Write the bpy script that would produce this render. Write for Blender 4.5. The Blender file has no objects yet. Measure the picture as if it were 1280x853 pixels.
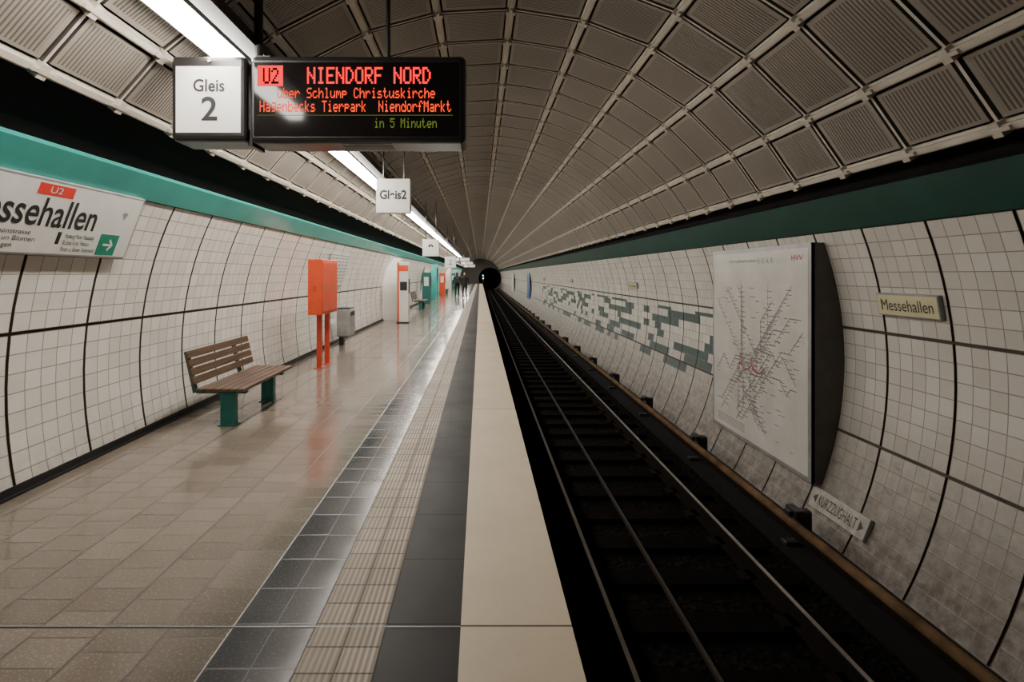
import bpy, math, random
from mathutils import Vector, Matrix
random.seed(4)
D=bpy.data; S=bpy.context.scene
CX,CZ,R=0.13,0.75,3.66
Y0,Y1=-5.0,98.0
def link(o,parent=None):
    S.collection.objects.link(o)
    if parent is not None: o.parent=parent
    return o
def empty(name,loc=(0,0,0)):
    e=D.objects.new(name,None); e.empty_display_size=.2; e.location=loc; link(e); return e
# ---------------------------------------------------------------- materials
class NT:
    def __init__(s,name):
        s.m=D.materials.new(name); s.m.use_nodes=True; s.t=s.m.node_tree; s.t.nodes.clear()
        s.out=s.n('ShaderNodeOutputMaterial'); s.b=s.n('ShaderNodeBsdfPrincipled')
        s.l(s.b.outputs[0],s.out.inputs[0])
    def n(s,k,**kw):
        x=s.t.nodes.new(k)
        for a,v in kw.items(): setattr(x,a,v)
        return x
    def l(s,a,b): s.t.links.new(a,b)
    def put(s,sock,v):
        if isinstance(v,bpy.types.NodeSocket): s.l(v,sock)
        else:
            if isinstance(v,tuple) and len(v)==3 and sock.type=='RGBA': v=v+(1,)
            sock.default_value=v
    def math(s,op,a,b=None,c=None,clamp=False):
        x=s.n('ShaderNodeMath',operation=op,use_clamp=clamp)
        s.put(x.inputs[0],a)
        if b is not None: s.put(x.inputs[1],b)
        if c is not None: s.put(x.inputs[2],c)
        return x.outputs[0]
    def mr(s,v,a,b,c=0.,d=1.):
        x=s.n('ShaderNodeMapRange'); s.put(x.inputs[0],v)
        for i,k in enumerate((a,b,c,d)): x.inputs[i+1].default_value=k
        return x.outputs[0]
    def mix(s,f,a,b,blend='MIX'):
        x=s.n('ShaderNodeMix',data_type='RGBA',blend_type=blend)
        s.put(x.inputs[0],f); s.put(x.inputs[6],a); s.put(x.inputs[7],b); return x.outputs[2]
    def noise(s,vec,scale,detail=3,rough=.5):
        x=s.n('ShaderNodeTexNoise'); x.inputs['Scale'].default_value=scale
        x.inputs['Detail'].default_value=detail; x.inputs['Roughness'].default_value=rough
        if vec is not None: s.l(vec,x.inputs[0])
        return x.outputs[0]
    def obj(s): return s.n('ShaderNodeTexCoord').outputs['Object']
    def uv(s): return s.n('ShaderNodeTexCoord').outputs['UV']
    def sep(s,v):
        x=s.n('ShaderNodeSeparateXYZ'); s.l(v,x.inputs[0]); return x.outputs
    def comb(s,a,b,c=0.):
        x=s.n('ShaderNodeCombineXYZ'); s.put(x.inputs[0],a); s.put(x.inputs[1],b); s.put(x.inputs[2],c); return x.outputs[0]
    def wn(s,v):
        x=s.n('ShaderNodeTexWhiteNoise',noise_dimensions='3D'); s.l(v,x.inputs[0]); return x.outputs[0]
    def bump(s,h,st=.3,dist=.01):
        x=s.n('ShaderNodeBump'); x.inputs['Strength'].default_value=st; x.inputs['Distance'].default_value=dist
        s.l(h,x.inputs['Height']); s.l(x.outputs[0],s.b.inputs['Normal'])
    def set(s,col=None,rough=None,metal=None,em=None,es=None,spec=None):
        I=s.b.inputs
        if col is not None: s.put(I['Base Color'],col)
        if rough is not None: s.put(I['Roughness'],rough)
        if metal is not None: s.put(I['Metallic'],metal)
        if em is not None: s.put(I['Emission Color'],em)
        if es is not None: s.put(I['Emission Strength'],es)
        if spec is not None: s.put(I['Specular IOR Level'],spec)
def plain(name,col,rough=.5,metal=0.,var=.15,scale=6.,spec=.5):
    t=NT(name); nz=t.noise(t.obj(),scale,4)
    c=t.mix(t.mr(nz,.3,.7,0,1),tuple(k*(1-var) for k in col),tuple(min(1,k*(1+var)) for k in col))
    t.set(c,rough,metal,spec=spec); return t.m
def emis(name,col,st,base=(.02,.02,.02),spec=.5,rough=.5):
    t=NT(name); t.set(base,rough,0.,em=col,es=st,spec=spec); return t.m
def grid(t,u,v,w0,w1):
    fu=t.math('FRACT',u); fv=t.math('FRACT',v)
    du=t.math('MINIMUM',fu,t.math('SUBTRACT',1.,fu)); dv=t.math('MINIMUM',fv,t.math('SUBTRACT',1.,fv))
    return t.mr(t.math('MINIMUM',du,dv),w0,w1)      # 0 in grout, 1 on tile
def wall_tiles(name,mural):
    t=NT(name); o=t.obj(); sx=t.sep(o); s=t.sep(t.uv()); u,v=s[0],s[1]
    g=grid(t,u,v,.012,.038)
    cell=t.comb(t.math('FLOOR',u),t.math('FLOOR',v))
    r=t.wn(cell)
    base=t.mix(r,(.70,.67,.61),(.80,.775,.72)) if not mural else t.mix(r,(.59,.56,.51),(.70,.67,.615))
    big=t.noise(o,.8,5,.6)
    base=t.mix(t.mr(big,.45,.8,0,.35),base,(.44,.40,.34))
    fine=t.noise(o,9,5,.7)
    if mural:
        row=t.math('FLOOR',v)
        bx=t.math('FLOOR',t.math('MULTIPLY_ADD',row,.5,t.math('MULTIPLY',u,.36)))
        c2=t.comb(bx,row)
        sk=t.comb(t.math('MULTIPLY_ADD',row,.9,t.math('MULTIPLY',bx,.42)),t.math('MULTIPLY',row,.55))
        n=t.noise(sk,.62,1)
        m=t.math('MULTIPLY',t.math('GREATER_THAN',n,.50),t.math('GREATER_THAN',t.wn(c2),.2))
        m=t.math('MULTIPLY',m,t.math('GREATER_THAN',sx[1],8.9)); m=t.math('MULTIPLY',m,t.math('LESS_THAN',sx[1],34.))
        m=t.math('MULTIPLY',m,t.math('LESS_THAN',sx[2],1.0)); m=t.math('MULTIPLY',m,t.math('GREATER_THAN',sx[2],-.12))
        base=t.mix(m,base,(.055,.10,.10))
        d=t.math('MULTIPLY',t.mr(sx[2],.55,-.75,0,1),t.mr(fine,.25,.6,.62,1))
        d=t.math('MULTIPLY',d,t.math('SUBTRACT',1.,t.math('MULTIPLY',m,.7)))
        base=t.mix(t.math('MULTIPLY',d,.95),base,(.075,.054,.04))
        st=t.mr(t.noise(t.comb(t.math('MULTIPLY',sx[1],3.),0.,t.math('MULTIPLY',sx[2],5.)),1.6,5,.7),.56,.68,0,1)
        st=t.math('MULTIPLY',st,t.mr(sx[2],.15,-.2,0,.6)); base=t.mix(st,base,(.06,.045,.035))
    else:
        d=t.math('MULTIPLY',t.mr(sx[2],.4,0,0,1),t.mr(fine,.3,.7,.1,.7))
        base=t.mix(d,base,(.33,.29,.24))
    spots=t.mr(t.noise(o,30,3,.8),.66,.74,0,.4)
    base=t.mix(spots,base,(.25,.21,.17))
    gd=t.mix(1.,(.30,.26,.215),t.mix(.5,base,(1,1,1)),'MULTIPLY')
    col=t.mix(g,gd,base)
    t.set(col,t.mr(fine,.3,.7,.28,.5)); t.bump(g,.25,.005); return t.m
M={}
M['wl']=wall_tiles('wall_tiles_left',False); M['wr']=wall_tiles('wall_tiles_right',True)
M['joint']=plain('panel_joint_brown',(.06,.046,.036),.8,var=.3)
M['dark']=plain('dark_concrete',(.009,.008,.008),.9,spec=.15)  # near-black tone for lining, recesses and below the platform
M['black']=plain('black_metal',(.010,.010,.011),.5)
M['frame']=plain('dark_housing',(.018,.016,.016),.32)
M['mapside']=plain('map_box_side',(.085,.072,.06),.6)
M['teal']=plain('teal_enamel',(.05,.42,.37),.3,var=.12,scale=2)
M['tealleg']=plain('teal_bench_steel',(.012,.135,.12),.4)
M['tealdk']=plain('teal_enamel_dark',(.006,.055,.042),.5,var=.2,scale=2)  # darker tone of the teal, used for the right wall band
M['white']=plain('white_enamel',(.74,.725,.68),.35,var=.04)
M['ink']=plain('black_ink',(.015,.015,.017),.5)
M['grey']=plain('grey_steel',(.33,.33,.32),.45,.4)
M['orange']=plain('orange_paint',(.72,.08,.022),.38,var=.08)
M['orangedk']=plain('orange_paint_post',(.58,.055,.025),.38)
M['red']=plain('sign_red',(.75,.04,.03),.4,var=.03)
M['green']=plain('exit_green',(.0,.22,.14),.4,var=.03)
M['blue']=plain('sign_blue',(.03,.14,.5),.4,var=.03)
M['cream']=plain('cream_enamel',(.66,.60,.38),.4,var=.05)
M['rail']=plain('rail_steel_head',(.34,.31,.285),.35,.85,var=.2,scale=3)
M['railside']=plain('rust_rail',(.010,.007,.0055),.9,spec=.05)
M['sleeper']=plain('sleeper_wood',(.0050,.0036,.0028),.95,var=.5,scale=8,spec=.03)
M['cover']=plain('third_rail_cover',(.11,.066,.033),.8,var=.4,scale=5,spec=.1)
M['pole']=plain('tube_metal',(.05,.05,.05),.4,.6)
M['lamp']=emis('fluorescent_tube',(1,.935,.84),54.)
M['signlit']=emis('backlit_panel',(1,.95,.87),.25,(.68,.66,.62))
M['ledred']=emis('led_red',(1,.012,.02),2.2,(.0,.0,.0),0.,1.)
M['ledor']=emis('led_orange',(1,.05,.012),2.1,(.0,.0,.0),0.,1.)
M['ledgr']=emis('led_olive',(.25,.36,.05),.6,(.0,.0,.0),0.,1.)
M['siggreen']=emis('signal_green',(.2,1,.7),6)
M['sigwhite']=emis('signal_white',(1,1,.9),8)
# wood
t=NT('bench_wood'); o=t.obj(); s=t.sep(o)
v=t.comb(t.math('MULTIPLY',s[0],30.),t.math('MULTIPLY',s[1],1.5),t.math('MULTIPLY',s[2],30.))
t.set(t.mix(t.mr(t.noise(v,1.5,4),.3,.7),(.055,.029,.016),(.155,.086,.045)),.5); M['wood']=t.m
# ballast
t=NT('track_ballast'); o=t.obj(); vo=t.n('ShaderNodeTexVoronoi'); vo.inputs['Scale'].default_value=18; t.l(o,vo.inputs[0])
t.set(t.mix(t.sep(vo.outputs['Color'])[0],(.002,.0018,.0018),(.009,.007,.006)),.95,spec=.05); t.bump(vo.outputs['Distance'],1.,.04); M['ballast']=t.m
# ceiling panels: corrugated across the vault
t=NT('ceiling_corrugated_panel'); o=t.obj(); s=t.sep(t.uv()); so=t.sep(o)
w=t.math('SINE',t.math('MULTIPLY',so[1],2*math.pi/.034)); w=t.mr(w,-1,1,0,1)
fu=t.math('MINIMUM',s[0],t.math('SUBTRACT',1.,s[0])); fv=t.math('MINIMUM',s[1],t.math('SUBTRACT',1.,s[1]))
inn=t.math('GREATER_THAN',t.math('MINIMUM',fu,fv),.06)
cellr=t.noise(o,.5,3)
b=t.mix(t.mr(cellr,.3,.7),(.27,.237,.20),(.36,.32,.27))
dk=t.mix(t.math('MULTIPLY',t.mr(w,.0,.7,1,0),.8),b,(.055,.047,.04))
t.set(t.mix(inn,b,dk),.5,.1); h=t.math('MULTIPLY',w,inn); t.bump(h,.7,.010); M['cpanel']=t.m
M['crib']=plain('ceiling_rib',(.60,.55,.475),.45,.1,var=.12,scale=4)
M['ctrans']=plain('ceiling_cross_rib',(.12,.105,.09),.6,.1)
# floors
def floor_mat(name,c1,c2,tw,tl,ox,oy,rough,grout,gw,speck=.0,stag=0.,dd=.2,spec=.5):
    t=NT(name); o=t.obj(); s=t.sep(o)
    u=t.math('MULTIPLY',t.math('SUBTRACT',s[0],ox),1/tw); v=t.math('MULTIPLY',t.math('SUBTRACT',s[1],oy),1/tl)
    if stag: v=t.math('ADD',v,t.math('MULTIPLY',t.math('FLOOR',u),stag))
    g=grid(t,u,v,gw*.4,gw)
    r=t.wn(t.comb(t.math('FLOOR',u),t.math('FLOOR',v)))
    c=t.mix(r,c1,c2)
    if speck:
        sp=t.mr(t.noise(o,75,2,.8),.56,.66,0,speck); c=t.mix(sp,c,(.62,.53,.44))
        sp=t.mr(t.noise(o,50,2,.8),.36,.28,0,speck); c=t.mix(sp,c,(.05,.037,.028))
    dirt=t.noise(o,1.3,6,.65); c=t.mix(t.mr(dirt,.45,.75,0,dd),c,tuple(k*.45 for k in c1))
    t.set(t.mix(g,grout,c),t.math('ADD',t.mr(dirt,.3,.7,rough-.04,rough+.06),t.mr(g,1,0,0,.3)),spec=spec); t.bump(g,.25,.003); return t
M['floor']=floor_mat('platform_terrazzo_tiles',(.165,.13,.102),(.225,.183,.147),.3,.2,-1.15,2.64,.12,(.075,.058,.045),.026,.35,.5,spec=.6).m
M['band']=floor_mat('platform_grey_band',(.062,.062,.066),(.088,.088,.092),.19,.3,-1.15,2.64,.13,(.025,.025,.025),.018,.12).m
M['fdark']=floor_mat('platform_black_band',(.014,.013,.013),(.022,.020,.020),.35,.6,-.44,2.64,.5,(.007,.007,.007),.006,spec=.2).m
M['edge']=floor_mat('platform_edge_cream',(.57,.475,.355),(.63,.53,.40),4.,4.22,-2.,2.62,.5,(.08,.06,.05),.0022,.15).m
t=floor_mat('tactile_tiles',(.30,.245,.185),(.39,.32,.25),.165,.165,-.77,2.64,.5,(.08,.06,.05),.04)
so=t.sep(t.obj()); w=t.mr(t.math('SINE',t.math('MULTIPLY',so[0],2*math.pi/.0275)),-1,1,0,1)
lk=t.b.inputs['Base Color'].links[0].from_socket
t.l(t.mix(t.mr(w,.0,.5,.55,0),lk,(.09,.072,.055)),t.b.inputs['Base Color']); t.bump(w,.5,.006); M['tact']=t.m
# ---------------------------------------------------------------- mesh builder
class MB:
    def __init__(s): s.v=[];s.f=[];s.mi=[];s.uv=[];s.mats=[]
    def m(s,k):
        if k not in s.mats: s.mats.append(k)
        return s.mats.index(k)
    def poly(s,pts,mat,uv=None):
        i=len(s.v); s.v+= [tuple(p) for p in pts]; s.f.append(tuple(range(i,i+len(pts)))); s.mi.append(s.m(mat))
        s.uv+= uv if uv else [(0,0)]*len(pts)
    def box(s,x0,x1,y0,y1,z0,z1,mat,T=None):
        p=[Vector(a) for a in ((x0,y0,z0),(x1,y0,z0),(x1,y1,z0),(x0,y1,z0),(x0,y0,z1),(x1,y0,z1),(x1,y1,z1),(x0,y1,z1))]
        if T is not None: p=[T@q for q in p]
        for f in ((0,3,2,1),(4,5,6,7),(0,1,5,4),(1,2,6,5),(2,3,7,6),(3,0,4,7)): s.poly([p[k] for k in f],mat)
    def cyl(s,a,b,r,mat,n=12,r2=None):
        a=Vector(a);b=Vector(b); r2=r if r2 is None else r2
        q=(b-a).to_track_quat('Z','Y').to_matrix()
        A=[a+q@Vector((r*math.cos(2*math.pi*k/n),r*math.sin(2*math.pi*k/n),0)) for k in range(n)]
        B=[b+q@Vector((r2*math.cos(2*math.pi*k/n),r2*math.sin(2*math.pi*k/n),0)) for k in range(n)]
        for k in range(n): s.poly([A[k],A[(k+1)%n],B[(k+1)%n],B[k]],mat)
        s.poly(A[::-1],mat); s.poly(B,mat)
    def obj(s,name,parent=None,weld=False,bevel=0.,smooth=False):
        me=D.meshes.new(name); me.from_pydata(s.v,[],s.f)
        for k in s.mats: me.materials.append(M[k])
        me.polygons.foreach_set('material_index',s.mi)
        ul=me.uv_layers.new(name='UVMap'); ul.data.foreach_set('uv',[c for p in s.uv for c in p])
        if weld or bevel or smooth:
            import bmesh; bm=bmesh.new(); bm.from_mesh(me); bmesh.ops.remove_doubles(bm,verts=bm.verts,dist=1e-5); bm.to_mesh(me); bm.free()
        if smooth: me.polygons.foreach_set('use_smooth',[True]*len(me.polygons))
        me.update(); o=D.objects.new(name,me); link(o,parent)
        if bevel:
            b=o.modifiers.new('bevel','BEVEL'); b.width=bevel; b.segments=3; b.limit_method='ANGLE'
        return o
def wp(side,phi,y,r=R):
    a=math.radians(phi); return Vector((CX+side*r*math.cos(a),y,CZ+r*math.sin(a)))
def cp(th,y,r=R):
    a=math.radians(th); return Vector((CX+r*math.sin(a),y,CZ+r*math.cos(a)))
# ---------------------------------------------------------------- walls
def wall(name,side,rows,pitch,off,mat,nt_u,nt_v):
    b=MB(); g=.013; ga=math.degrees(g/R)
    j0=int(math.floor((Y0-off)/pitch)); j1=int(math.ceil((Y1+2-off)/pitch))
    for j in range(j0,j1):
        ya,yb=off+j*pitch+g,off+(j+1)*pitch-g
        for k in range(len(rows)-1):
            pa,pb=rows[k]-ga,rows[k+1]+ga; n=6
            for i in range(n):
                a0=pa+(pb-pa)*i/n; a1=pa+(pb-pa)*(i+1)/n
                q=[wp(side,a0,ya),wp(side,a0,yb),wp(side,a1,yb),wp(side,a1,ya)]
                v0=-k*nt_v-nt_v*i/n; v1=-k*nt_v-nt_v*(i+1)/n
                uv=[(j*nt_u,v0),((j+1)*nt_u,v0),((j+1)*nt_u,v1),(j*nt_u,v1)]
                if side>0: q=q[::-1]; uv=uv[::-1]
                b.poly(q,mat,uv)
                for yy in (ya,yb): b.poly([wp(side,a0,yy),wp(side,a1,yy),wp(side,a1,yy,R+.02),wp(side,a0,yy,R+.02)],'joint')
            for aa in (pa,pb): b.poly([wp(side,aa,ya),wp(side,aa,yb),wp(side,aa,yb,R+.02),wp(side,aa,ya,R+.02)],'joint')
    n=20
    for i in range(n):
        a0=rows[0]+(rows[-1]-rows[0])*i/n; a1=rows[0]+(rows[-1]-rows[0])*(i+1)/n
        b.poly([wp(side,a0,Y0,R+.02),wp(side,a0,Y1+2,R+.02),wp(side,a1,Y1+2,R+.02),wp(side,a1,Y0,R+.02)],'joint')
    def strip(p0,p1,r0,r1,mt):
        for yy0,yy1 in ((Y0,20),(20,60),(60,Y1+2)):
            b.poly([wp(side,p0,yy0,r0),wp(side,p0,yy1,r0),wp(side,p1,yy1,r1),wp(side,p1,yy0,r1)],mt)
    return b,strip
bl,st=wall('wall_left',-1,[26,7.1,-11.8],.82,4.99,'wl',5,8)
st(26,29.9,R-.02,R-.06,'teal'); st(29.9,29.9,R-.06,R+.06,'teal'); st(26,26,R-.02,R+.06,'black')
o=bl.obj('wall_left')
br,st=wall('wall_right',1,[21.4,5.5,-11.2,-27.9],.745,4.46,'wr',5,7)
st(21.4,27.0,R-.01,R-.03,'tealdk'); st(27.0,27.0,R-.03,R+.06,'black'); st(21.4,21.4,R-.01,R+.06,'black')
st(-27.9,-34,R-.02,R-.1,'dark')
br.obj('wall_right')
# tunnel lining behind everything
b=MB(); n=64; rr=R+.14
for k in range(n):
    a,c=360*k/n,360*(k+1)/n
    b.poly([cp(a,Y0,rr),cp(c,Y0,rr),cp(c,Y1+2,rr),cp(a,Y1+2,rr)],'dark')
b.obj('trim_tunnel_lining')
# end wall with running tunnel
M['endw']=plain('end_wall_concrete',(.12,.11,.10),.8)
b=MB(); hx,hz,hr=1.75,.85,1.98
for k in range(n):
    pts=[]
    for a in (2*math.pi*k/n,2*math.pi*(k+1)/n):
        pts.append((Vector((hx+hr*math.cos(a),Y1+2,hz+hr*math.sin(a))),Vector((CX+rr*math.cos(a),Y1+2,CZ+rr*math.sin(a)))))
    b.poly([pts[0][0],pts[1][0],pts[1][1],pts[0][1]],'endw')
    q=[pts[0][0],pts[1][0]]; b.poly([q[0],q[1],q[1]+Vector((0,40,0)),q[0]+Vector((0,40,0))],'dark')
b.poly([Vector((hx+hr*math.cos(2*math.pi*k/n),Y1+42,hz+hr*math.sin(2*math.pi*k/n))) for k in range(n)],'black')
b.obj('wall_back')
b=MB(); b.poly([cp(360*k/n,Y0,rr) for k in range(n)],'endw'); b.obj('wall_front')
# ---------------------------------------------------------------- ceiling
TH=[-53,-45,-33,-21,-9,3,15,27,39,51,60]; P=.76; OFF=4.3
b=MB()
j0=int((Y0-OFF)/P); j1=int((Y1+2-OFF)/P)
for k in range(len(TH)-1):
    for j in range(j0,j1):
        ya,yb=OFF+j*P+.045,OFF+(j+1)*P-.045
        A,B=cp(TH[k],ya),cp(TH[k+1],ya); d=(B-A).normalized(); A2=A+d*.06; B2=B-d*.06
        nrm=Vector((CX,0,CZ))-Vector((A2.x,0,A2.z)); nrm.normalize(); L=Vector((0,yb-ya,0))
        up=nrm*-.07; A3=A2; B3=B2
        b.poly([A3,B3,B3+L,A3+L],'cpanel',[(0,0),(1,0),(1,1),(0,1)])
        b.poly([A3,A3+L,A3+L+up,A3+up],'ctrans'); b.poly([B3,B3+L,B3+L+up,B3+up],'ctrans')
        b.poly([A3,B3,B3+up,A3+up],'ctrans'); b.poly([A3+L,B3+L,B3+L+up,A3+L+up],'ctrans')
        # cross rib
        yc=OFF+j*P; e=nrm*.004
        p=[A+e+Vector((0,yc-.012-ya,0)),B+e+Vector((0,yc-.012-ya,0)),B+e+Vector((0,yc+.012-ya,0)),A+e+Vector((0,yc+.012-ya,0))]
        b.poly(p,'crib'); q=[x-nrm*.06 for x in p]
        b.poly([p[0],p[1],q[1],q[0]],'ctrans'); b.poly([p[3],p[2],q[2],q[3]],'ctrans')
def frame_at(th,y):
    a=math.radians(th); X=Vector((math.cos(a),0,-math.sin(a))); Z=Vector((-math.sin(a),0,-math.cos(a)))
    m=Matrix.Identity(4); Yv=Vector((0,1,0))
    for i in range(3): m[i][0]=X[i];m[i][1]=Yv[i];m[i][2]=Z[i];m[i][3]=cp(th,y)[i]
    return m
for th in TH:
    T=frame_at(th,0)
    b.box(-.022,.022,Y0,Y1+2,-.06,.035,'crib',T); b.box(-.04,.04,Y0,Y1+2,-.03,-.005,'crib',T)
    for j in range(j0,j1):
        yc=OFF+j*P; b.box(-.05,.05,yc-.035,yc+.035,-.02,.05,'crib',T); b.box(-.014,.014,yc-.10,yc+.10,.0,.055,'crib',T)
b.obj('ceiling')
# ---------------------------------------------------------------- platform
b=MB(); th_=.14
def fl(x0,x1,mat,z=0.):
    b.box(x0,x1,Y0,Y1,-th_,z,mat)
fl(-3.52,-1.15,'floor'); fl(-1.15,-.77,'band'); fl(-.44,-.09,'fdark')
b.box(-3.5,.30,Y0,Y1,-1.1,-.14,'dark')
for yy in (2.62,11.06,19.5):
    b.box(-3.43,-.09,yy-.012,yy-.003,-.01,.0012,'ink'); b.box(-3.43,-.09,yy-.003,yy+.002,-.01,.0025,'grey')
b.obj('floor')
b=MB(); b.box(-.77,-.44,Y0+.1,Y1,-th_,.002,'tact'); b.obj('tactile_paving_strip')
b=MB(); b.box(-.09,.43,Y0+.1,Y1,-th_,.004,'edge'); o=b.obj('platform_edge_slab')
b=MB(); b.box(-3.53,-3.455,Y0,Y1,0,.075,'black'); b.box(-3.46,-3.43,Y0,Y1,0,.02,'black'); b.obj('baseboard_left')
b=MB()
b.box(-3.2,3.25,Y0,Y1+42,-1.35,-1.06,'ballast'); b.box(2.95,3.6,Y0,Y1+2,-1.3,-1.0,'dark'); b.obj('ground')
# ---------------------------------------------------------------- track
tr=empty('railway_track',(1.69,40,-1.0))
b=MB()
y=Y0+.3
while y<Y1+20:
    jx=random.uniform(-.03,.03); b.box(-1.05+jx,1.05+jx,y-40-.12,y-40+.12,-.10,.0,'sleeper')
    for sx_ in (-.7175,.7175): b.box(sx_-.14,sx_+.14,y-40-.08,y-40+.08,0,.02,'railside')
    y+=.64
b.obj('sleepers',tr)
b=MB()
for sx_ in (-.7175,.7175):
    b.box(sx_-.065,sx_+.065,Y0-40,Y1-10,.0,.02,'railside'); b.box(sx_-.01,sx_+.01,Y0-40,Y1-10,.02,.115,'railside')
    b.box(sx_-.032,sx_+.032,Y0-40,Y1-10,.10,.137,'railside'); b.box(sx_-.016,sx_+.016,Y0-40,Y1-10,.137,.142,'rail')
b.obj('running_rails',tr)
M['dimrail']=plain('worn_cable_steel',(.04,.028,.022),.6,.4)
b=MB(); b.box(-.153,-.127,Y0-40,Y1-10,0,.04,'dimrail'); b.obj('centre_conductor',tr)
t3=empty('third_rail',(3.03,40,-1.0))
b=MB()
b.box(-.03,.03,Y0-40,Y1-42,.14,.2,'railside'); 
b.cyl((0,Y0-40,.235),(0,Y1-42,.235),.042,'cover',14); b.box(.035,.055,Y0-40,Y1-42,.12,.24,'railside')
b.obj('cover_board',t3)
b=MB(); y=Y0+.5
while y<Y1-2:
    yy=y-40
    b.box(-.05,.24,yy-.05,yy+.05,-.06,.04,'black'); b.box(.09,.2,yy-.06,yy+.06,.0,.33,'black'); b.box(-.02,.2,yy-.05,yy+.05,.285,.34,'black'); b.box(.02,.1,yy-.1,yy+.1,.29,.36,'black')
    y+=2.5
b.obj('brackets',t3,bevel=.01)
# ---------------------------------------------------------------- ceiling lights
lx,lz=-2.05,3.40
lt=empty('fluorescent_light_strip',(lx,0,lz))
b=MB(); e=MB(); y=2.35
def lampbox(x0,x1,y0,y1,z0,z1):
    p=[Vector(a) for a in ((x0,y0,z0),(x1,y0,z0),(x1,y1,z0),(x0,y1,z0),(x0-.02,y0,z1),(x1+.02,y0,z1),(x1+.02,y1,z1),(x0-.02,y1,z1))]
    for f in ((0,3,2,1),(0,1,5,4),(1,2,6,5),(2,3,7,6),(3,0,4,7)): e.poly([p[k] for k in f],'lamp')
while y<96:
    lampbox(-.07,.07,y+.02,y+1.48,-.03,.05)
    b.box(-.10,.10,y,y+1.5,.05,.10,'grey')
    b.box(-.112,-.10,y,y+1.5,-.008,.10,'grey')  # lip added to block lamp light towards the left ceiling
    b.box(.13,.27,y,y+1.5,.06,.15,'black')
    if int(y)%3==0: b.cyl((0,y+.75,.1),(0,y+.75,.27),.012,'pole',8)
    b.box(-.02,.2,y+.7,y+.74,.10,.12,'black')
    y+=1.5
b.obj('housing',lt); e.obj('tubes',lt)
# ---------------------------------------------------------------- text
def basis(X,Yv,loc):
    X=Vector(X).normalized(); Yv=Vector(Yv).normalized(); Z=X.cross(Yv)
    m=Matrix.Identity(4)
    for i in range(3): m[i][0]=X[i];m[i][1]=Yv[i];m[i][2]=Z[i];m[i][3]=loc[i]
    return m
def text(body,w,h,T,x,y,mat,parent,name,z=.002,bold=0.):
    c=D.curves.new(name,'FONT'); c.body=body; c.size=1; c.offset=bold; c.extrude=0
    o=D.objects.new(name,c); S.collection.objects.link(o); bpy.context.view_layer.update()
    bb=[Vector(q) for q in o.bound_box]; x0=min(q.x for q in bb);x1=max(q.x for q in bb);y0=min(q.y for q in bb);y1=max(q.y for q in bb)
    dg=bpy.context.evaluated_depsgraph_get(); me=D.meshes.new_from_object(o.evaluated_get(dg))
    D.objects.remove(o)
    sx_=w/(x1-x0); sy=h/(y1-y0)
    for v in me.vertices: v.co=T@Vector((x+(v.co.x-x0)*sx_,y+(v.co.y-y0)*sy,z))
    me.materials.clear(); me.materials.append(M[mat])
    o=D.objects.new(name,me); link(o,parent); 
    if parent: o.matrix_parent_inverse=Matrix.Translation(-Vector(parent.location))
    return o
def child(b,name,parent,bevel=0.,smooth=False):
    o=b.obj(name,parent,bevel=bevel,smooth=smooth); o.matrix_parent_inverse=Matrix.Translation(-Vector(parent.location)); return o
def q2(b,T,x0,x1,y0,y1,mat,z=.0015):
    b.poly([T@Vector((x0,y0,z)),T@Vector((x1,y0,z)),T@Vector((x1,y1,z)),T@Vector((x0,y1,z))],mat)
# ---------------------------------------------------------------- departure board
F={'A':'7E1111117E','C':'3E41414122','D':'7F4141221C','E':'7F49494941','F':'7F09090901','H':'7F0808087F','I':'00417F4100','M':'7F020C027F','N':'7F0408107F','O':'3E4141413E','R':'7F09192946','S':'4649494931','T':'01017F0101','U':'3F4040403F','2':'4261514946','5':'2745454539','a':'2054545478','b':'7F48444438','c':'3844444420','d':'384444487F','e':'3854545418','f':'087E090102','g':'0C5252523E','h':'7F08040478','i':'00447D4000','k':'7F10284400','l':'00417F4000','m':'7C04180478','n':'7C08040478','o':'3844444438','p':'7C14141408','r':'7C08040408','s':'4854545420','t':'043F444020','u':'3C4040207C','ü':'3A4040207A',' ':'0000000000'}
def led(b,T,txt,x0,x1,y0,y1,mat,fill=.95,dbl=False):
    n=len(txt)*6-1; cw=(x1-x0)/n; ch=(y1-y0)/7
    for i,c in enumerate(txt):
        for k in range(5):
            col=int(F[c][2*k:2*k+2],16)
            for r in range(7):
                if col>>r&1:
                    xx=x0+(i*6+k)*cw; yy=y1-(r+1)*ch
                    q2(b,T,xx,xx+cw*(1.25 if dbl else fill),yy,yy+ch*fill,mat,.003)
sc=4.3/700
def px(x): return (x-600)*sc
def pz(y): return 1.65+(343-y)*sc
db=empty('departure_board',((px(447)),4.48,pz(125)))
b=MB(); b.box(px(312),px(582),4.3,4.66,pz(178),pz(69),'frame'); child(b,'housing',db,bevel=.04)
M['led_off']=plain('display_face',(.010,.008,.008),.08,spec=.25)
T=basis((1,0,0),(0,0,1),(0,4.298,0))
b=MB(); q2(b,T,px(318),px(574),pz(171),pz(78),'led_off')
for (x0,x1,z0,z1) in ((316,576,171,172.2),(316,576,77,78.2),(316,317.2,77,172),(574.8,576,77,172)): q2(b,T,px(x0),px(x1),pz(z1),pz(z0),'pole',.002)
for i in range(5): b.box(px(425),px(488),4.34+i*.05,4.36+i*.05,pz(178)-.004,pz(178)+.001,'grey')
child(b,'display_face',db)
b=MB()
q2(b,T,px(322),px(354),pz(108),pz(82),'ledred',.002)
led(b,T,'NIENDORF NORD',px(384),px(538),pz(105),pz(84),'ledred',dbl=True)
led(b,T,'über Schlump Christuskirche',px(347),px(544),pz(123),pz(110),'ledor')
led(b,T,'Hagenbecks Tierpark  NiendorfMarkt',px(325),px(564),pz(140),pz(126),'ledor')
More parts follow.
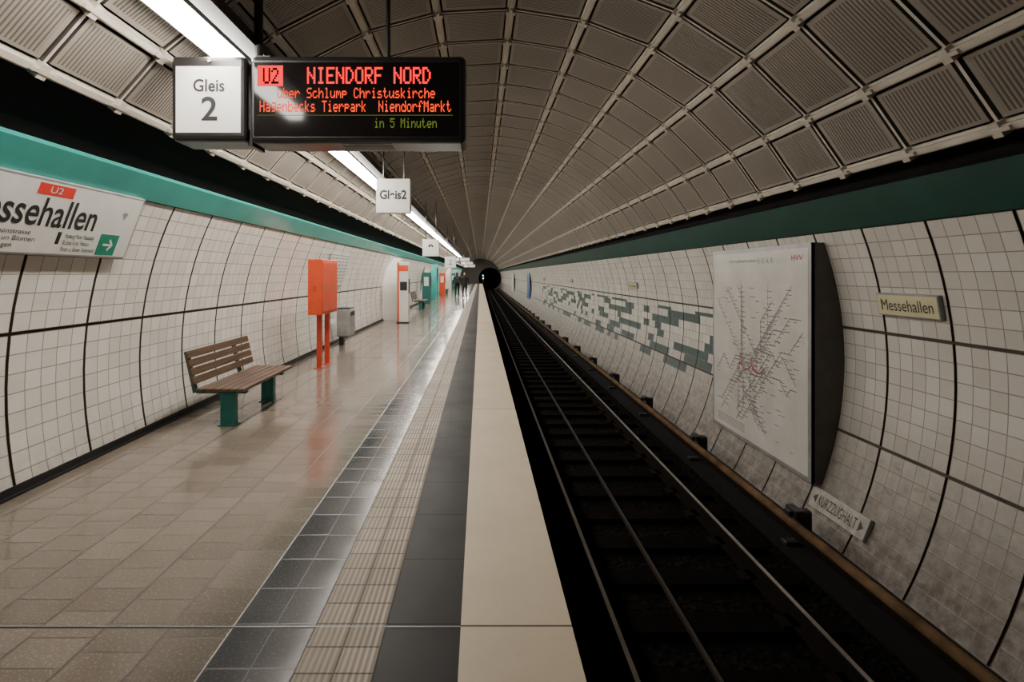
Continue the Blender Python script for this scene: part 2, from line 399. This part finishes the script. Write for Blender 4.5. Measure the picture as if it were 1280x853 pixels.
led(b,T,'in 5 Minuten',px(468),px(546),pz(160),pz(148),'ledgr')
M['ledblk']=plain('led_black',(.004,.002,.002),1.,spec=0.)
led(b,T,'U2',px(329),px(348),pz(105),pz(85),'ledblk',dbl=True)
q2(b,T,px(322),px(566),pz(144.6),pz(144),'ledgr',.003)
child(b,'led_text',db)
b=MB(); b.cyl((px(313),4.46,3.28),(px(313),4.46,3.95),.035,'pole'); b.cyl((px(481),4.46,3.28),(px(481),4.46,4.3),.018,'pole')
b.box(px(312),px(330),4.42,4.5,pz(70),pz(62),'pole'); child(b,'hangers',db)
# big platform number
def number_sign(loc,w,h,first=False):
    e=empty('platform_number_sign',loc); x,y,z=loc
    b=MB(); b.box(x-w/2,x+w/2,y,y+(.34 if first else .16),z-h/2,z+h/2,'frame' if first else 'white'); child(b,'housing',e,bevel=.04 if first else .015)
    T=basis((1,0,0),(0,0,1),(x,y-.002,z))
    return e,T
gx=(px(213)+px(308))/2
e,T=number_sign((gx,4.3,(pz(176)+pz(69))/2),px(308)-px(213),pz(69)-pz(176),True)
zc=(pz(176)+pz(69))/2
b=MB(); q2(b,T,px(220)-gx,px(301)-gx,pz(166)-zc,pz(83)-zc,'signlit'); 
b.cyl((px(262),4.297,pz(76)),(px(262),4.29,pz(76)),.014,'grey'); b.box(px(306),px(311.5),4.36,4.62,pz(180),pz(160),'frame')
child(b,'lit_panel',e)
text('Gleis',px(281)-px(242),pz(99)-pz(115),T,px(242)-gx,pz(115)-zc,'ink',e,'label_gleis',.004,bold=.02)
text('2',px(272)-px(252),pz(121)-pz(151),T,px(252)-gx,pz(151)-zc,'ink',e,'label_2',.004,bold=.015)
for (yy,cxp,cyp,wp_) in ((9.0,491.5,245,43),(17.5,538.5,310,21),(27,563,328,14)):
    k=yy/700; w=wp_*k; x=(cxp-600)*k; z=1.65+(343-cyp)*k
    e,T=number_sign((x,yy,z),w,w)
    if yy<10: text('Gleis2',w*.78,w*.27,T,-w*.39,-w*.1,'ink',e,'label',.002,bold=.03)
    elif yy<20: text('9',w*.3,w*.42,T,-w*.15,-w*.21,'ink',e,'label',.002,bold=.03)
    else: text('2',w*.3,w*.42,T,-w*.15,-w*.21,'ink',e,'label',.002)
    b=MB(); zt=CZ+math.sqrt(R*R-(x-w*.3-CX)**2)
    b.cyl((x-w*.3,yy+.08,z+w/2-.01),(x-w*.3,yy+.08,zt),.01,'pole',8); b.cyl((x+w*.3,yy+.08,z+w/2-.01),(x+w*.3,yy+.08,zt),.01,'pole',8)
    child(b,'hangers',e)
for yy,x0,x1,z0,z1 in ((36,-1.85,-.6,2.45,2.75),(52,-1.8,-.6,2.5,2.85),(63,-1.85,-.5,2.4,2.8)):
    e=empty('hanging_direction_sign',((x0+x1)/2,yy,(z0+z1)/2)); b=MB(); b.box(x0,x1,yy,yy+.2,z0,z1,'frame'); b.box(x0+.06,x0+.5,yy-.01,yy+.01,z0+.05,z1-.05,'signlit'); b.box(x0+.56,x1-.06,yy-.01,yy+.01,z0+.05,z1-.05,'white')
    for q in (x0+.3,x1-.1): b.cyl((q,yy+.1,z1-.01),(q,yy+.1,3.85),.015,'pole',8)
    child(b,'sign_case',e)
# ---------------------------------------------------------------- left station name sign
top=Vector((-3.10,0,1.65+.69)); bot=Vector((-3.31,0,1.65+.14)); U=(top-bot).normalized(); H=(top-bot).length
e=empty('station_name_sign',(-3.2,4.0,2.07)); T=basis((0,1,0),U,(bot.x,0,bot.z))
b=MB(); b.box(2.9,5.2,0,H,-.05,0,'grey',T); child(b,'case',e,bevel=.008)
b=MB(); q2(b,T,2.93,5.18,.02,H-.02,'white')
q2(b,T,3.97,4.32,H-.12,H-.035,'red',.003)
q2(b,T,4.78,5.02,.03,.22,'green',.003)
q2(b,T,4.30,4.34,.10,.2,'ink',.003)
for a in (((4.84,.115),(4.93,.115),(4.93,.135),(4.84,.135)),((4.92,.07),(4.97,.125),(4.92,.18),(4.905,.165),(4.94,.125),(4.905,.085))):
    b.poly([T@Vector((p[0],p[1],.005)) for p in a],'white')
b.poly([T@Vector((p[0],p[1],.003)) for p in ((4.99,.36),(5.03,.42),(4.99,.44),(4.95,.42))],'grey')
child(b,'face',e)
text('Messehallen',1.24,.22,T,3.42,.23,'ink',e,'station_name',.004,bold=.012)
text('U2',.12,.05,T,4.08,H-.10,'white',e,'line_label',.005)
text('Hamburg Messe  Messehalle\nBucerius Kunst  Parkhaus\nPlanten un Blomen  Rindermarkt',.38,.15,T,4.38,.045,'ink',e,'small_text',.004)
text('Karolinenstrasse\nPlanten un Blomen\nWallanlagen',.5,.15,T,3.6,.045,'ink',e,'small_text_b',.004)
# ---------------------------------------------------------------- bench
def bench(loc):
    e=empty('bench',loc); Y=loc[1]; X=loc[0]
    b=MB(); L=.79
    for i in range(6):
        x=X+.0+i*.088; b.box(x,x+.072,Y-L,Y+L,.385,.418,'wood')
    tilt=Matrix.Translation((X-.03,Y,.455))@Matrix.Rotation(math.radians(-13),4,'Y')
    for i in range(4): b.box(-.015,.015,-L,L,.005+i*.096,.085+i*.096,'wood',tilt)
    child(b,'slats',e,bevel=.006)
    b=MB()
    for dy in (-.66,.48):
        b.box(X+.22,X+.38,Y+dy-.045,Y+dy+.045,0,.36,'tealleg'); b.box(X+.0,X+.5,Y+dy-.03,Y+dy+.03,.345,.384,'tealleg')
        t2=Matrix.Translation((X-.03,Y+dy,.36))@Matrix.Rotation(math.radians(-13),4,'Y'); b.box(-.055,-.017,-.03,.03,0,.46,'tealleg',t2)
        b.box(X-.05,X+.05,Y+dy-.03,Y+dy+.03,.345,.384,'tealleg')
        b.box(X+.2,X+.4,Y+dy-.065,Y+dy+.065,0,.012,'tealleg')
    child(b,'legs',e,bevel=.006)
bench((-3.05,6.8,0)); bench((-3.1,27.,0)); bench((-3.1,47.,0))
# ---------------------------------------------------------------- orange cabinet
e=empty('emergency_call_cabinet',(-2.80,10.1,0)); b=MB(); q=.08
b.box(-3.02+q,-2.78+q,9.55,10.6,.95,1.91,'orange'); child(b,'cabinet',e,bevel=.015)
b=MB(); b.box(-2.782+q,-2.772+q,9.6,10.55,1.0,1.86,'orange'); b.box(-2.775+q,-2.765+q,9.66,9.70,1.36,1.48,'grey'); b.box(-2.93+q,-2.87+q,9.543,9.552,1.35,1.45,'orangedk'); child(b,'door',e,bevel=.004)
b=MB(); b.box(-2.94+q,-2.86+q,9.8,9.88,0,.96,'orangedk'); b.box(-2.94+q,-2.86+q,10.3,10.38,0,.96,'orangedk')
b.box(-2.98+q,-2.82+q,9.76,9.92,0,.012,'orangedk'); b.box(-2.98+q,-2.82+q,10.26,10.42,0,.012,'orangedk'); child(b,'posts',e,bevel=.004)
# bin
e=empty('waste_bin',(-3.15,13.2,0)); b=MB()
b.box(-3.32,-3.0,12.95,13.45,.2,.84,'grey'); child(b,'body',e,bevel=.03)
b=MB(); b.box(-3.31,-3.01,12.97,13.43,.838,.87,'frame'); b.box(-3.01,-2.992,13.0,13.4,.68,.78,'ink'); b.box(-3.3,-3.2,13.1,13.3,0,.25,'pole'); child(b,'lid',e,bevel=.01)
# wall-mounted cases
def wall_case(name,y0,y1,z0,z1,side,face):
    def wx(z): return math.sqrt(R*R-(z-CZ)**2)-.045
    B=Vector((CX+side*wx(z0),0,z0)); Tt=Vector((CX+side*wx(z1),0,z1)); u=(Tt-B).normalized(); h=(Tt-B).length
    X=(0,1,0) if side<0 else (0,-1,0)
    base=B+Vector((0,y0 if side<0 else y1,0)); T=basis(X,u,base); w=y1-y0
    e=empty(name,((B.x+Tt.x)/2,(y0+y1)/2,(z0+z1)/2))
    b=MB(); b.box(0,w,0,h,-.04,0,'grey',T); child(b,'case',e,bevel=.006)
    b=MB(); k=min(.03,h*.06); q2(b,T,k,w-k,k,h-k,face); child(b,'face',e); return e,T,w,h
e,T,w,h=wall_case('timetable_case',12.2,13.9,1.35,2.1,-1,'white')
b=MB()
for i in range(5):
    for j in range(8): q2(b,T,.1+i*.32,.1+i*.32+.24,h-.1-j*.08,h-.07-j*.08,'grey',.004)
child(b,'print',e)
wall_case('advert_case',24.5,26.,.75,2.1,-1,'white'); wall_case('advert_case',33,36.,.75,2.1,-1,'white')
# info pillar
e=empty('information_pillar',(-2.6,19,0)); b=MB()
b.box(-2.74,-2.42,18.9,19.3,0.02,2.05,'white'); child(b,'column',e,bevel=.03)
b=MB(); b.box(-2.80,-2.74,18.92,19.28,.02,2.05,'orange'); b.box(-2.74,-2.42,18.893,18.9,1.75,1.95,'orange'); b.box(-2.70,-2.46,18.89,18.902,1.1,1.4,'ink'); b.box(-2.42,-2.412,18.95,19.25,1.0,1.5,'ink'); b.box(-2.82,-2.4,18.88,19.32,0,.04,'black'); child(b,'panels',e,bevel=.004)
# cross passage portals
def portal(y0,y1,mat,inner):
    e=empty('cross_passage_portal',(-3.3,(y0+y1)/2,0)); b=MB(); n=14; yc=(y0+y1)/2; ro=(y1-y0)/2; ri=ro-.22
    def ring(r,k):
        a=math.pi*k/n; return yc-r*math.cos(a), 1.05+ (r)*math.sin(a)
    for k in range(n):
        a,c=ring(ro,k),ring(ro,k+1); a2,c2=ring(ri,k),ring(ri,k+1)
        f=-2.98; 
        b.poly([(f,a[0],a[1]),(f,c[0],c[1]),(f,c2[0],c2[1]),(f,a2[0],a2[1])],mat)
        b.poly([(f,a[0],a[1]),(f,c[0],c[1]),(-3.5,c[0],c[1]),(-3.5,a[0],a[1])],mat)
        b.poly([(f,a2[0],a2[1]),(f,c2[0],c2[1]),(-3.4,c2[0],c2[1]),(-3.4,a2[0],a2[1])],mat)
    for s_ in (-1,1):
        o_=yc+s_*ro; i_=yc+s_*ri; b.box(-3.5,-2.98,min(o_,i_),max(o_,i_),0,1.05,mat)
    child(b,'arch',e)
    b=MB(); b.poly([(-3.38,yc-ri,0),(-3.38,yc+ri,0)]+[(-3.38,yc+ri*math.cos(math.pi*k/n),1.05+ri*math.sin(math.pi*k/n)) for k in range(n+1)],inner)
    for yy in (yc-.02,): b.box(-3.38,-3.35,yy-.03,yy+.03,0,2.0,'grey')
    child(b,'door_leaf',e)
portal(20.,22.4,'white','grey'); portal(38,40.6,'teal','teal'); portal(56,58.5,'white','grey'); portal(74,76.5,'teal','grey')
for y in (31,44,62):
    e=empty('ticket_machine',(-3.0,y,0)); b=MB(); b.box(-3.2,-2.75,y,y+.7,0,1.75,'tealleg' if y!=44 else 'orange'); b.box(-2.752,-2.74,y+.1,y+.6,.95,1.6,'ink'); b.box(-3.1,-2.85,y-.01,y+.01,1.0,1.5,'white'); child(b,'machine',e,bevel=.02)
# ---------------------------------------------------------------- network map board
mx=3.44; e=empty('network_map_board',(mx,7.05,.72)); b=MB(); ya,yb,za,zb=5.82,8.27,-.53,1.98
n=16
def wxr(z): return CX+math.sqrt((R+.01)**2-(z-CZ)**2)
for yy in (ya,yb):
    pts=[(mx+.005,yy,za),(mx+.005,yy,zb)]+[(wxr(zb+(za-zb)*k/n),yy,zb+(za-zb)*k/n) for k in range(n+1)]
    b.poly(pts,'mapside')
b.poly([(mx,ya,zb),(mx,yb,zb),(wxr(zb)+.03,yb,zb),(wxr(zb)+.03,ya,zb)],'grey'); b.poly([(mx,ya,za),(mx,yb,za),(wxr(za)+.03,yb,za),(wxr(za)+.03,ya,za)],'mapside')
b.box(mx,mx+.04,ya,yb,za,zb,'grey'); child(b,'box',e)
T=basis((0,-1,0),(0,0,1),(mx-.001,yb,za)); W=yb-ya; Hh=zb-za
M['mapw']=plain('map_paper',(.58,.56,.52),.35,var=.08,scale=3)
M['mapl']=plain('map_line_grey',(.24,.23,.225),.5); M['mapp']=plain('map_line_pink',(.45,.29,.27),.5); M['mapr']=plain('map_line_red',(.42,.05,.07),.5); M['mapb']=plain('map_line_blue',(.20,.25,.35),.5); M['mapg']=plain('map_line_green',(.24,.31,.26),.5)
b=MB(); q2(b,T,.05,W-.05,.05,Hh-.05,'mapw'); 
def seg(a,c,w,mat,z):
    a=Vector(a);c=Vector(c); d=(c-a).normalized(); nn=Vector((-d.y,d.x))*w/2
    b.poly([T@Vector((*(a+nn),z)),T@Vector((*(a-nn),z)),T@Vector((*(c-nn),z)),T@Vector((*(c+nn),z))],mat)
rnd=random.Random(11)
cen=Vector((1.2,.98))
for i in range(26):
    ang=2*math.pi*i/26+rnd.uniform(-.1,.1); p=cen+Vector((rnd.uniform(-.45,.45),rnd.uniform(-.2,.3)))
    ml=['mapl','mapp','mapl','mapb','mapl','mapg','mapp','mapl','mapl'][i%9]
    for s_ in range(7):
        a=round((ang+rnd.uniform(-.3,.3))/(math.pi/4))*math.pi/4
        if abs(math.sin(a))<.3 and s_%3: a+=math.pi/4
        L=rnd.uniform(.15,.34)*(1.3 if abs(math.sin(a))>.8 else .7); q=p+Vector((math.cos(a),math.sin(a)))*L
        if not(.12<q.x<W-.12 and .2<q.y<Hh-.35): continue
        seg(p,q,.011,ml,.003+.0001*i)
        m_=int(L/.06)
        for k in range(m_):
            c_=p.lerp(q,k/m_); q2(b,T,c_.x-.009,c_.x+.009,c_.y-.009,c_.y+.009,'mapl',.006)
            q2(b,T,c_.x+.02,c_.x+.02+rnd.uniform(.03,.09),c_.y-.005,c_.y+.004,'mapl',.0055)
        p=q
for k in range(7): seg((.8+.1*k,.98+.05*math.sin(k*2)),(.9+.1*k,.98+.05*math.sin(k*2+2)),.014,'mapr',.008)
for k in range(5):
    x=.85+.12*k; seg((x,.9+rnd.uniform(-.05,.1)),(x+rnd.uniform(-.04,.04),1.1+rnd.uniform(-.05,.1)),.012,'mapr' if k%3==0 else 'mapp',.0075)
for k in range(80):
    x=rnd.uniform(.15,W-.3);y=rnd.uniform(.2,Hh-.5); q2(b,T,x,x+rnd.uniform(.05,.14),y,y+.009,'mapl',.004)
for k in range(4): q2(b,T,.2,1.0,.12+k*.03,.13+k*.03,'mapl',.004)
child(b,'map_sheet',e)
text('Schnellbahnplan',.75,.05,T,.55,Hh-.19,'mapl',e,'title',.004); text('HVV',.22,.06,T,W-.36,Hh-.18,'mapr',e,'logo',.004,bold=.01)
text('S  U  A  R',.35,.07,T,1.35,Hh-.20,'mapb',e,'line_icons',.004)
# small station signs on right wall
e,T,w,h=wall_case('station_nameplate',4.5,5.2,1.275,1.475,1,'cream'); text('Messehallen',w*.84,h*.5,T,w*.08,h*.25,'ink',e,'station_name',.004,bold=.0)
for yy in (13.2,22.5,32):
    e,T,w,h=wall_case('station_nameplate',yy,yy+.75,1.3,1.45,1,'cream'); text('Messehallen',w*.84,h*.5,T,w*.08,h*.25,'ink',e,'station_name',.004)
M['whdirty']=plain('dirty_white_enamel',(.36,.33,.29),.5,var=.25,scale=12)
e,T,w,h=wall_case('stopping_position_sign',5.02,5.85,-.75,-.555,1,'whdirty'); text('KURZZUGHALT',w*.68,h*.5,T,w*.16,h*.25,'ink',e,'label',.004)
b=MB()
for x0,s_ in ((.04,1),(w-.04,-1)): b.poly([T@Vector((x0,h/2,.004)),T@Vector((x0+s_*.06,h/2-.05,.004)),T@Vector((x0+s_*.06,h/2+.05,.004))],'ink')
child(b,'arrows',e)
wall_case('line_banner',41,43,-.2,1.75,1,'blue')
wall_case('advert_case',60,64,-.2,1.75,1,'white')
# ---------------------------------------------------------------- signals in tunnel
e=empty('tunnel_signal',(.5,101,1.2)); b=MB()
b.box(.35,.75,101,101.2,.2,1.7,'black'); b.cyl((.55,101,1.4),(.55,100.97,1.4),.1,'siggreen'); b.cyl((.55,101,.9),(.55,100.97,.9),.09,'sigwhite'); b.box(.5,.6,101.05,101.15,-1.06,.25,'black')
child(b,'signal_head',e)
# ---------------------------------------------------------------- people
def skinned(name,chains,parent,mats,sub=1):
    V,E=chains; me=D.meshes.new(name); me.from_pydata([v[0] for v in V],E,[]); me.materials.append(mats)
    o=D.objects.new(name,me); link(o,parent)
    sk=o.modifiers.new('skin','SKIN'); sk.use_smooth_shade=True
    for i,v in enumerate(V):
        r=v[1]; o.data.skin_vertices[0].data[i].radius=(r,r*.8 if len(v)<3 else v[2])
    o.data.skin_vertices[0].data[0].use_root=True
    ss=o.modifiers.new('sub','SUBSURF'); ss.levels=sub; ss.render_levels=sub; return o
def person(loc,rot,coat,legs,hair,scale=1.,stride=.16,longhair=False,bag=False):
    e=empty('person',loc); e.rotation_euler=(0,0,rot); e.scale=(scale,)*3
    t=NT('clothes'); s=t.sep(t.obj())
    c=t.mix(t.math('GREATER_THAN',s[2],.80),legs,coat); c=t.mix(t.math('LESS_THAN',s[2],.085),c,(.01,.01,.01)); t.set(c,.8)
    skin=plain('skin',(.52,.33,.25),.55,var=.05); hm=plain('hair',hair,.6)
    st=stride
    V=[((0,0,.95),.155,.11),((0,0,1.12),.145,.105),((0,0,1.30),.175,.115),((0,0,1.42),.14,.09),((0,.01,1.50),.06,.06),((0,.015,1.56),.055,.055),
       ((.10,.02,.86),.10,.10),((.105,st*.6,.50),.068,.07),((.11,st*.55,.12),.048,.05),((.115,st*.55+.06,.045),.045,.04),((.12,st*.55+.17,.035),.04,.03),
       ((-.10,-.02,.86),.10,.10),((-.105,-st*.1,.50),.068,.07),((-.11,-st*.9,.14),.048,.05),((-.115,-st*.9+.06,.05),.045,.04),((-.12,-st*.9+.17,.035),.04,.03),
       ((.20,0,1.40),.07,.07),((.245,-.03,1.12),.052,.055),((.25,.07,.88),.036,.038),
       ((-.20,0,1.40),.07,.07),((-.245,.02,1.12),.052,.055),((-.25,.14,.90),.036,.038)]
    E=[(0,1),(1,2),(2,3),(3,4),(4,5),(0,6),(6,7),(7,8),(8,9),(9,10),(0,11),(11,12),(12,13),(13,14),(14,15),(3,16),(16,17),(17,18),(3,19),(19,20),(20,21)]
    skinned('body',(V,E),e,t.m,2)
    import bmesh
    bm=bmesh.new(); bmesh.ops.create_uvsphere(bm,u_segments=20,v_segments=14,radius=1)
    for v in bm.verts:
        x,y,z=v.co; w=1-.22*max(0,-z); v.co=Vector((x*.076*w,y*.095*(1-.1*max(0,-z)),z*.118))
        if y>.8 and abs(x)<.25 and -.35<z<.1: v.co.y+=.018
    me=D.meshes.new('head'); bm.to_mesh(me); bm.free(); me.materials.append(skin); me.polygons.foreach_set('use_smooth',[True]*len(me.polygons))
    h=D.objects.new('head',me); h.location=(0,.025,1.635); link(h,e)
    b=MB()
    for sx_ in (-.03,.03): b.cyl((sx_,.108,1.64),(sx_,.113,1.64),.010,'ink',8)
    b.box(-.022,.022,.10,.112,1.583,1.59,'red')
    M['skin_']=skin
    for sx_ in (-1,1): b.box(sx_*.074-.008,sx_*.074+.008,.0,.035,1.60,1.665,'skin_')
    b.obj('face_features',e)
    bm=bmesh.new(); bmesh.ops.create_uvsphere(bm,u_segments=20,v_segments=14,radius=1)
    for v in list(bm.verts):
        x,y,z=v.co; v.co=Vector((x*.088,y*.105-.012,z*.125+.012))
        if longhair and z<-.2: v.co.z-=.13; 
        if y>.25 and z<.45: v.co.y=.05; v.co.x*=.9
    me=D.meshes.new('hair'); bm.to_mesh(me); bm.free(); me.materials.append(hm); me.polygons.foreach_set('use_smooth',[True]*len(me.polygons))
    h=D.objects.new('hair',me); h.location=(0,.018,1.645); link(h,e)
    for sd,(hx_,hy_,hz_) in ((1,(.25,.085,.86)),(-1,(-.25,.155,.88))):
        V=[((hx_,hy_,hz_),.026,.03),((hx_,hy_+.01,hz_-.05),.02,.036),((hx_,hy_+.012,hz_-.085),.016,.036)]; E=[(0,1),(1,2)]
        skinned('palm',(V,E),e,skin,1)
        for k in range(4):
            f=hy_+.036-.019*k+.0; L=(.06,.07,.066,.05)[k]; z=hz_-.08
            skinned('finger_%d'%(k+1),([((hx_,f,z),.009),((hx_-sd*.006,f,z-L*.5),.0085),((hx_-sd*.02,f,z-L),.007)],[(0,1),(1,2)]),e,skin,1)
        skinned('thumb',([((hx_,hy_+.03,hz_-.035),.012),((hx_-sd*.01,hy_+.055,hz_-.06),.010),((hx_-sd*.015,hy_+.06,hz_-.09),.008)],[(0,1),(1,2)]),e,skin,1)
    if bag:
        b=MB(); M['bag']=plain('bag',(.03,.025,.02),.6); b.box(-.15,.15,-.24,-.10,1.02,1.42,'bag'); b.obj('backpack',e,bevel=.04)
    return e
person((-1.05,38.5,0),math.radians(175),(.016,.016,.02),(.014,.016,.025),(.02,.012,.008),1.0,.18,bag=False)
person((-1.65,40.5,0),math.radians(10),(.012,.012,.012),(.012,.012,.014),(.05,.03,.02),1.02,.12,True,True)
# ---------------------------------------------------------------- world, camera
w=D.worlds.new('World'); S.world=w; w.use_nodes=True; w.node_tree.nodes['Background'].inputs[0].default_value=(.02,.02,.02,1)
cam=D.cameras.new('Camera'); cam.sensor_width=36; cam.lens=700/1280*36; cam.shift_x=40/1280; cam.shift_y=-83.5/1280; cam.clip_end=400; cam.clip_start=.05
co=D.objects.new('Camera',cam); co.location=(0,0,1.65); co.rotation_euler=(math.pi/2,0,0); link(co); S.camera=co
